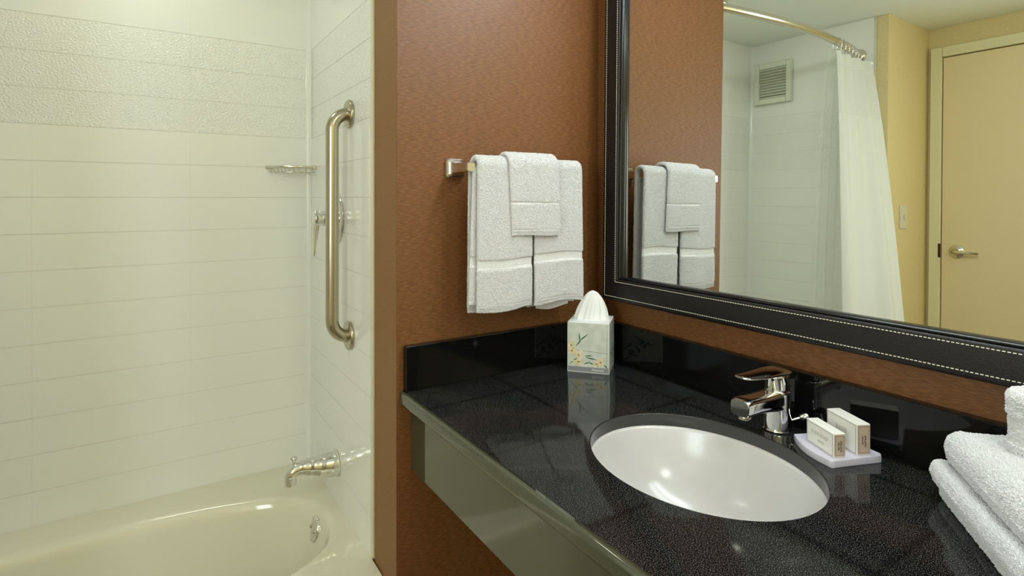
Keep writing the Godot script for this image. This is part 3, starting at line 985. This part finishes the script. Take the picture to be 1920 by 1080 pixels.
func build_tissue_box() -> void:
	var o := thing("tissue_box", "square tissue box with a flower print in the counter corner", "tissue box", Vector3(-0.1085, COUNTER_Y, 0.0965), deg_to_rad(-49.5))
	var h := 0.1245
	var s := 0.0525
	var like := rect_ring(-s, s, -s, s, 0, 14)
	var rings := [rect_ring(-s, s, -s, s, 0.0, 14), rect_ring(-s, s, -s, s, h - 0.0012, 14), rect_ring(-s + 0.001, s - 0.001, -s + 0.001, s - 0.001, h, 14), oval_ring(like, 0, 0, 0.041, 0.020, h), oval_ring(like, 0, 0, 0.041, 0.020, h - 0.0007)]
	var in_ := [oval_ring(like, 0, 0, 0.0412, 0.0202, h - 0.0006), oval_ring(like, 0, 0, 0.0465, 0.040, h - 0.002), oval_ring(like, 0, 0, 0.0465, 0.0465, 0.06), oval_ring(like, 0, 0, 0.01, 0.01, 0.058)]
	part("carton", loft(rings, false, true, false), M.white_card, o)
	part("inside", loft(in_, false, false, true), M.card_inside, o)
	var fm := mat("flower_print", Color.WHITE, 0.35)
	fm.albedo_texture = flower_print(256, 300, 5, false)
	var sm := mat("side_print", Color.WHITE, 0.35)
	sm.albedo_texture = flower_print(128, 150, 9, true)
	var e := s + 0.0003
	var q := 0.0015
	part("printed_face", quad(Vector3(-s + q, h - q, e), Vector3(s - q, h - q, e), Vector3(s - q, q, e), Vector3(-s + q, q, e)), fm, o)
	part("printed_face", quad(Vector3(s - q, h - q, -e), Vector3(-s + q, h - q, -e), Vector3(-s + q, q, -e), Vector3(s - q, q, -e)), fm, o)
	part("printed_face", quad(Vector3(e, h - q, s - q), Vector3(e, h - q, -s + q), Vector3(e, q, -s + q), Vector3(e, q, s - q)), sm, o)
	part("printed_face", quad(Vector3(-e, h - q, -s + q), Vector3(-e, h - q, s - q), Vector3(-e, q, s - q), Vector3(-e, q, -s + q)), sm, o)
	letters("Kleenex", 0.0085, M.white_card, o, Vector3(0.024, 0.0078, e + 0.0003), Vector3.ZERO, false)
	# the tissue: a pulled-up cone of soft folds
	var tr := []
	for k in 26:
		var f := k / 25.0
		var y := h - 0.018 + f * 0.0905
		var r := 0.031 * pow(1.0 - f * f, 0.62) * (0.9 if f < 0.1 else 1.0) + 0.0022
		var ring := []
		for j in 120:
			var g := TAU * j / 120
			var fold := 0.92 + 0.20 * absf(sin(2.5 * g + 0.7 + f)) + 0.13 * absf(sin(4.5 * g + 1.5 * f)) + 0.07 * sin(13.0 * g + 4.0 * f)
			fold = lerpf(fold, 1.0, f * f * 0.5)
			ring.append(Vector3(1.12 * r * fold * cos(g) + 0.004 * f, y, 0.60 * r * fold * sin(g)))
		tr.append(ring)
	part("tissue", loft(tr), M.tissue_paper, o)

func build_soap() -> void:
	var Y := COUNTER_Y
	var t := thing("soap_tray", "frosted acrylic boat-shaped tray behind the basin", "tray")
	var a := Vector2(-0.0955, 0.632)
	var b := Vector2(-0.1465, 0.7255)
	var c := Vector2(-0.0505, 0.7615)
	var d := Vector2(-0.030, 0.664)
	var poly := []
	var out := Vector2(-0.878, -0.478)
	for k in 13:
		var f := k / 12.0
		poly.append(a.lerp(b, f) + out * 0.0115 * sin(PI * f))
	for k in range(0, 7):
		poly.append(b.lerp(c, (k + 0.5) / 7.0))
	for k in range(0, 7):
		poly.append(c.lerp(d, (k + 0.5) / 7.0))
	for k in range(0, 5):
		poly.append(d.lerp(a, (k + 0.5) / 5.0))
	part("tray_body", extrude(poly, Y, Y + 0.0118, 0.0012), M.frosted_acrylic, t)
	var top := Y + 0.0118
	# cartons: corner (front left bottom), length direction, depth direction
	var ln := Vector2(-0.436, 0.900).normalized()
	var turn := atan2(-ln.y, ln.x)
	soap_carton("small white soap carton standing at the front of the frosted tray", Vector3(-0.1026, top, 0.6593), turn, 0.0684, 0.0212, 0.0390, "BODY SOAP", 0.0075)
	soap_carton("taller white soap carton standing at the back of the frosted tray", Vector3(-0.0605, top, 0.6720), turn, 0.0727, 0.0245, 0.0512, "BATH", 0.0095)

func soap_carton(label: String, at: Vector3, turn: float, l: float, d: float, h: float, text: String, size: float) -> void:
	# local x along the printed face, local z out of it, so the carton lies at z from -d to 0
	var o := thing("soap_carton", label, "soap box", at, turn, "soap cartons on the tray")
	part("box", rbox(Vector3(0, 0, -d), Vector3(l, h, 0), 0.0008), M.ivory_carton, o)
	var e := 0.0003
	var q := 0.0022
	frame_lines(o, Vector3(q, q, e), Vector3(l - q, h - q, e), 0.00035)
	letters(text, size, M.carton_emboss, o, Vector3(l * 0.5, h * 0.60, e))
	letters("soap", size * 0.9, M.carton_emboss, o, Vector3(l * 0.55, h * 0.34, e))
	# end panel
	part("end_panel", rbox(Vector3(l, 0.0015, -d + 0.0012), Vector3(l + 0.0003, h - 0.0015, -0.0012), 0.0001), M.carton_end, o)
	for q2 in [[-d + 0.003, 0.004, -d + 0.0035, h - 0.004], [-0.0035, 0.004, -0.003, h - 0.004]]:
		part("border_line", rbox(Vector3(l + 0.0003, q2[1], q2[0]), Vector3(l + 0.0005, q2[3], q2[2]), 0.0001), M.carton_line, o)
	for q2 in [0.004, h - 0.0045]:
		part("border_line", rbox(Vector3(l + 0.0003, q2, -d + 0.003), Vector3(l + 0.0005, q2 + 0.0005, -0.003), 0.0001), M.carton_line, o)
	letters("NET WT", 0.0042, M.dark_slot, o, Vector3(l + 0.0006, h * 0.5, -d * 0.42), Vector3(0, PI / 2, PI / 2), false)
	letters("SOAP BAR", 0.0042, M.dark_slot, o, Vector3(l + 0.0006, h * 0.46, -d * 0.62), Vector3(0, PI / 2, PI / 2), false)

func frame_lines(o: Node3D, a: Vector3, b: Vector3, w: float) -> void:
	var z := a.z
	for r in [[a.x, a.y, b.x, a.y + w], [a.x, b.y - w, b.x, b.y], [a.x, a.y, a.x + w, b.y], [b.x - w, a.y, b.x, b.y]]:
		part("border_line", rbox(Vector3(r[0], r[1], z - 0.0003), Vector3(r[2], r[3], z + 0.0001), 0.0001), M.carton_line, o)

# ------------------------------------------------------------------ what the mirror shows
func rod_z(x: float) -> float:
	return -0.117 - 0.20 * (x + 1.29) * (x + 1.29)

func build_curtain() -> void:
	var ry := 2.045
	var r := thing("shower_rod", "curved chrome shower curtain rod spanning the tub", "curtain rod")
	var pts := []
	for k in 41:
		var x := lerpf(PARTITION_X - 0.004, TUB_END_X, k / 40.0)
		pts.append(Vector3(x, ry, rod_z(x)))
	part("rail", tube(pts, 0.0175, 24), M.satin_nickel, r)
	for e in [[PARTITION_X - 0.004, 1], [TUB_END_X, -1]]:
		part("flange", lathe([[0.0001, 0.0], [0.034, 0.0], [0.033, 0.006], [0.022, 0.014], [0.0001, 0.015]], 32, Transform3D(Basis(Vector3(0, 0, 1), PI / 2 * e[1]), Vector3(e[0], ry, rod_z(e[0])))), M.satin_nickel, r)
	var c := thing("shower_curtain", "white shower curtain with sheer top window gathered at the tub end", "shower curtain")
	# bands: header, sheer window, lower cloth
	var bands := [["header", 2.005, 1.943, M.curtain_cloth], ["sheer_window", 1.943, 1.715, M.curtain_mesh], ["cloth", 1.715, 0.14, M.curtain_cloth]]
	for bd in bands:
		part(bd[0], curtain_sheet(bd[1], bd[2], 0.0016), bd[3], c)
	for k in 7:
		var x := lerpf(-1.60, -1.885, k / 6.0)
		var z := rod_z(x)
		var ring := []
		for j in 25:
			var g := TAU * j / 24
			ring.append(Vector3(x + 0.004 * sin(g), ry - 0.010 + 0.031 * cos(g), z + 0.021 * sin(g)))
		part("hook", tube(ring, 0.0022, 8), M.chrome, c)
		part("hook_ball", lathe([[0.0001, -0.005], [0.0035, -0.0035], [0.005, 0.0], [0.0035, 0.0035], [0.0001, 0.005]], 12, Transform3D(Basis(), Vector3(x, ry + 0.0195, z + 0.004))), M.chrome, c)
	var ln := thing("curtain_liner", "translucent plastic liner hanging inside the tub behind the curtain", "liner")
	part("sheet", liner_sheet(), M.liner_plastic, ln)

func curtain_point(s: float, y: float) -> Vector3:
	var f := clampf((2.005 - y) / 1.865, 0.0, 1.0)
	var xt := lerpf(-1.585, -1.893, s)
	var xb := lerpf(-1.50, -1.84, s)
	var zt := rod_z(xt) + 0.012 * sin(s * TAU * 3.2) + 0.045 * s * s
	var zb := lerpf(-0.045, 0.125, pow(s, 0.8)) + 0.018 * sin(s * TAU * 1.7 + 0.6)
	var g := pow(f, 0.75)
	return Vector3(lerpf(xt, xb, g) + 0.010 * sin(s * 9.0) * f, y, lerpf(zt, zb, g))

func curtain_sheet(ya: float, yb: float, th: float) -> ArrayMesh:
	var ns := 150
	var ny := maxi(2, int((ya - yb) / 0.03))
	var rings := []
	for k in ny + 1:
		var y := lerpf(ya, yb, float(k) / ny)
		var ring := []
		for side in 2:
			for i in ns + 1:
				var s := float(i if side == 0 else ns - i) / ns
				var p := curtain_point(s, y)
				var t := (curtain_point(minf(s + 0.004, 1.0), y) - curtain_point(maxf(s - 0.004, 0.0), y)).normalized()
				var n := Vector3(-t.z, 0, t.x)
				ring.append(p + n * (th * 0.5 * (1.0 if side == 0 else -1.0)))
		rings.append(ring)
	return loft(rings, false, false, false)

func liner_sheet() -> ArrayMesh:
	var rings := []
	for k in 21:
		var y := lerpf(2.0, 0.22, k / 20.0)
		var f := k / 20.0
		var ring := []
		for side in 2:
			for i in 81:
				var s := float(i if side == 0 else 80 - i) / 80.0
				var x := lerpf(-1.57, -1.80, s)
				var z := lerpf(rod_z(x) - 0.022, -0.235, pow(f, 0.4)) + 0.016 * sin(s * TAU * 3.0) * (0.4 + 0.6 * f)
				ring.append(Vector3(x, y, z + (0.0004 if side == 0 else -0.0004)))
		rings.append(ring)
	return loft(rings)

func build_room_things() -> void:
	# vent
	var v := thing("air_vent", "square white louvred air vent high on the tub end wall", "vent", Vector3(TUB_END_X, 0, 0))
	var za := -0.752
	var zb := -0.531
	var ya := 1.872
	var yb := 2.102
	var w := 0.030
	part("backing", rbox(Vector3(0.0002, ya + 0.01, za + 0.01), Vector3(0.002, yb - 0.01, zb - 0.01), 0.0004), M.vent_enamel, v)
	for q in [[za, ya, za + w, yb], [zb - w, ya, zb, yb], [za + w, ya, zb - w, ya + w], [za + w, yb - w, zb - w, yb]]:
		part("frame", rbox(Vector3(0.0, q[1], q[0]), Vector3(0.026, q[3], q[2]), 0.003), M.vent_enamel, v)
	for k in 11:
		var y := lerpf(ya + w + 0.006, yb - w - 0.006, k / 10.0)
		part("slat", rbox(Vector3(-0.0075, -0.0007, za + w - 0.002), Vector3(0.0075, 0.0007, zb - w + 0.002), 0.0005), M.vent_enamel, v, Vector3(0.0175, y, 0), Vector3(0, 0, -0.75))
	# switch beside the door
	var s := thing("light_switch", "ivory wall switch half hidden behind the shower curtain", "switch", Vector3(-2.085, 1.255, RECESS_Z))
	part("plate", rbox(Vector3(-0.036, -0.058, 0), Vector3(0.036, 0.058, 0.006), 0.002), M.switch_plastic, s)
	part("toggle", rbox(Vector3(-0.005, -0.010, 0.005), Vector3(0.005, 0.012, 0.016), 0.002), M.switch_plastic, s)
	# door with its frame
	var d := structure("door_1", "flat beige bathroom door in a pale casing with lever handle", "door")
	var x := DOOR_X
	part("slab", rbox(Vector3(x + 0.001, 0.008, 0.0075), Vector3(x + 0.024, 2.0605, 0.8585), 0.001), M.door_paint, d)
	for q in [[-0.048, 0.0, 0.003, 2.118], [0.863, 0.0, 0.914, 2.118], [0.003, 2.066, 0.863, 2.118]]:
		part("casing", rbox(Vector3(x + 0.0005, q[1], q[0]), Vector3(x + 0.030, q[3], q[2]), 0.004), M.casing_paint, d)
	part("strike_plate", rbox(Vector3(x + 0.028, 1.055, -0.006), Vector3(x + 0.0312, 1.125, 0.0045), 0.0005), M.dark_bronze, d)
	var hx := Transform3D(Basis(Vector3(0, 0, 1), -PI / 2), Vector3(x + 0.022, 1.089, 0.071))
	var lev := part("door_handle", lathe([[0.0001, 0.0], [0.033, 0.0], [0.034, 0.004], [0.031, 0.010], [0.018, 0.014], [0.012, 0.020], [0.0115, 0.042], [0.0001, 0.045]], 36, hx), M.satin_nickel, d)
	part("lever", tube(smooth_path([Vector3(x + 0.060, 1.089, 0.071), Vector3(x + 0.066, 1.089, 0.085), Vector3(x + 0.066, 1.088, 0.13), Vector3(x + 0.062, 1.088, 0.168)]), 0.0085, 16, Vector2(1.0, 0.8)), M.satin_nickel, lev)
	# baseboards
	var bb := structure("baseboard_far", "low pale baseboard along the door wall", "baseboard")
	part("board", rbox(Vector3(x, 0, 0.915), Vector3(x + 0.012, 0.09, NEAR_Z), 0.002), M.casing_paint, bb)
	# bin whose reflection stands in the black backsplash
	var b := thing("waste_bin", "black square waste bin on the floor by the tub apron", "bin", Vector3(-1.40, 0, 0.13))
	var br := []
	for e in [[0.0, 0.080], [0.004, 0.083], [0.20, 0.092], [0.42, 0.100], [0.42, 0.096], [0.20, 0.088], [0.012, 0.078]]:
		br.append(round_rect(Vector3(0, e[0], 0), Vector3.RIGHT, Vector3(0, 0, 1), e[1], e[1], 8.0, 40))
	part("shell", loft(br), M.bin_plastic, b)
	part("rim", loft([round_rect(Vector3(0, 0.415, 0), Vector3.RIGHT, Vector3(0, 0, 1), 0.1015, 0.1015, 8.0, 40), round_rect(Vector3(0, 0.430, 0), Vector3.RIGHT, Vector3(0, 0, 1), 0.1015, 0.1015, 8.0, 40), round_rect(Vector3(0, 0.430, 0), Vector3.RIGHT, Vector3(0, 0, 1), 0.095, 0.095, 8.0, 40), round_rect(Vector3(0, 0.415, 0), Vector3.RIGHT, Vector3(0, 0, 1), 0.095, 0.095, 8.0, 40)], true), M.bin_rim, b)

# ------------------------------------------------------------------ lamps
const VANITY_LIGHT := 0.60
const ROOM_LIGHT := 0.32
const TUB_LIGHT := 0.08
const FILL_LIGHT := 1.05  # strength of the fill from the added window
const VANITY_COLOR := Color(0.92, 0.96, 1.0)
const FILL_COLOR := Color(0.93, 0.985, 1.0)
const ROOM_COLOR := Color(0.96, 1.0, 0.97)
const TUB_COLOR := Color(0.98, 1.0, 0.90)

func glow(called: String, parent: Node3D, size: Vector2, energy: float, color: Color, at: Vector3, towards := Vector3(0, -1, 0)) -> void:
	var l := AreaLight3D.new()
	l.name = called
	l.area_size = size
	l.light_energy = energy
	l.light_color = color
	l.area_range = 8.0
	l.area_attenuation = 2.0
	l.shadow_enabled = true
	parent.add_child(l)
	l.transform = Transform3D(Basis.looking_at(towards, Vector3(0, 0, -1) if absf(towards.y) > 0.95 else Vector3.UP), at)

func build_added_window() -> void:
	# invented window, added for soft level fill under the mirror frame and on chrome
	var w := structure("window_1", "added glowing window beside the door, put in as soft fill light", "window")
	var z0 := 0.98
	var z1 := 1.74
	var y0 := 0.95
	var y1 := 1.95
	var x := DOOR_X
	part("fill_pane", rbox(Vector3(x + 0.001, y0 + 0.03, z0 + 0.03), Vector3(x + 0.006, y1 - 0.03, z1 - 0.03), 0.0005), M.fill_glass, w)
	for q in [[z0, y0, z0 + 0.05, y1], [z1 - 0.05, y0, z1, y1], [z0 + 0.05, y0, z1 - 0.05, y0 + 0.05], [z0 + 0.05, y1 - 0.05, z1 - 0.05, y1]]:
		part("frame", rbox(Vector3(x + 0.0005, q[1], q[0]), Vector3(x + 0.03, q[3], q[2]), 0.003), M.casing_paint, w)
	glow("fill_glow", w, Vector2(0.66, 0.90), FILL_LIGHT, FILL_COLOR, Vector3(x + 0.032, (y0 + y1) / 2, (z0 + z1) / 2), Vector3(1, 0, 0))  # fill light just in front of the added window

func build_lamps() -> void:
	var f := thing("vanity_light", "long white fluorescent light fitting above the mirror", "wall lamp", Vector3(0, 2.13, 0.76))
	part("housing", rbox(Vector3(-0.075, -0.05, -0.53), Vector3(-0.001, 0.05, 0.53), 0.004), M.fixture_white, f)
	part("diffuser", rbox(Vector3(-0.135, -0.045, -0.52), Vector3(-0.075, 0.045, 0.52), 0.02), M.lamp_glass, f)
	glow("vanity_glow", f, Vector2(1.03, 0.09), VANITY_LIGHT, VANITY_COLOR, Vector3(-0.128, -0.052, 0), Vector3(-0.6, -0.8, 0))
	var r := thing("ceiling_lamp", "round flush ceiling lamp over the bathroom floor", "ceiling light", Vector3(-0.74, CEIL_Y, 1.48))
	part("base", lathe([[0.0001, -0.0005], [0.165, -0.0005], [0.165, -0.022], [0.155, -0.026], [0.0001, -0.026]], 44), M.fixture_white, r)
	part("shade", lathe([[0.0001, -0.026], [0.150, -0.026], [0.148, -0.040], [0.125, -0.060], [0.08, -0.072], [0.0001, -0.076]], 44), M.lamp_glass, r)
	glow("room_glow", r, Vector2(0.26, 0.26), ROOM_LIGHT, ROOM_COLOR, Vector3(0, -0.078, 0))
	var d := thing("ceiling_downlight", "round recessed ceiling light over the bathtub", "ceiling light", Vector3(-1.11, CEIL_Y, -0.48))
	part("trim_ring", lathe([[0.075, -0.001], [0.095, -0.001], [0.096, -0.004], [0.092, -0.008], [0.078, -0.006], [0.075, -0.002]], 40), M.fixture_white, d)
	part("lens", lathe([[0.0001, -0.0005], [0.076, -0.0005], [0.076, -0.004], [0.0001, -0.005]], 36), M.lamp_glass, d)
	glow("tub_glow", d, Vector2(0.13, 0.13), TUB_LIGHT, TUB_COLOR, Vector3(0, -0.009, 0))

func _ready() -> void:
	# camera: level, with the lens shifted down
	var cam := Camera3D.new()
	cam.name = "camera"
	add_child(cam)
	var f := 1053.33
	cam.projection = Camera3D.PROJECTION_FRUSTUM
	cam.near = 0.05
	cam.far = 30.0
	cam.size = 2.0 * cam.near * 540.0 / f
	cam.frustum_offset = Vector2(0, -(540.0 - 371.7) / f * cam.near)
	cam.position = Vector3(-1.0699, 1.2953, 1.2047)
	cam.rotation.y = -0.5744
	cam.current = true
	var we := WorldEnvironment.new()
	we.name = "environment"
	var env := Environment.new()
	env.background_mode = Environment.BG_COLOR
	env.background_color = Color.BLACK
	env.tonemap_mode = Environment.TONE_MAPPER_LINEAR
	env.tonemap_exposure = 1.34
	env.sdfgi_enabled = true
	env.ssao_enabled = true
	env.ssil_enabled = true
	we.environment = env
	add_child(we)
	noise.noise_type = FastNoiseLite.TYPE_SIMPLEX_SMOOTH
	noise.frequency = 1.0 / 60.0 * 60.0
	noise.fractal_type = FastNoiseLite.FRACTAL_NONE
	make_materials()
	build_lamps()
	build_added_window()
	build_shell()
	build_tub()
	build_vanity()
	build_mirror()
	build_curtain()
	build_room_things()
	build_towel_bar()
	build_towel_stack()
	build_tissue_box()
	build_soap()
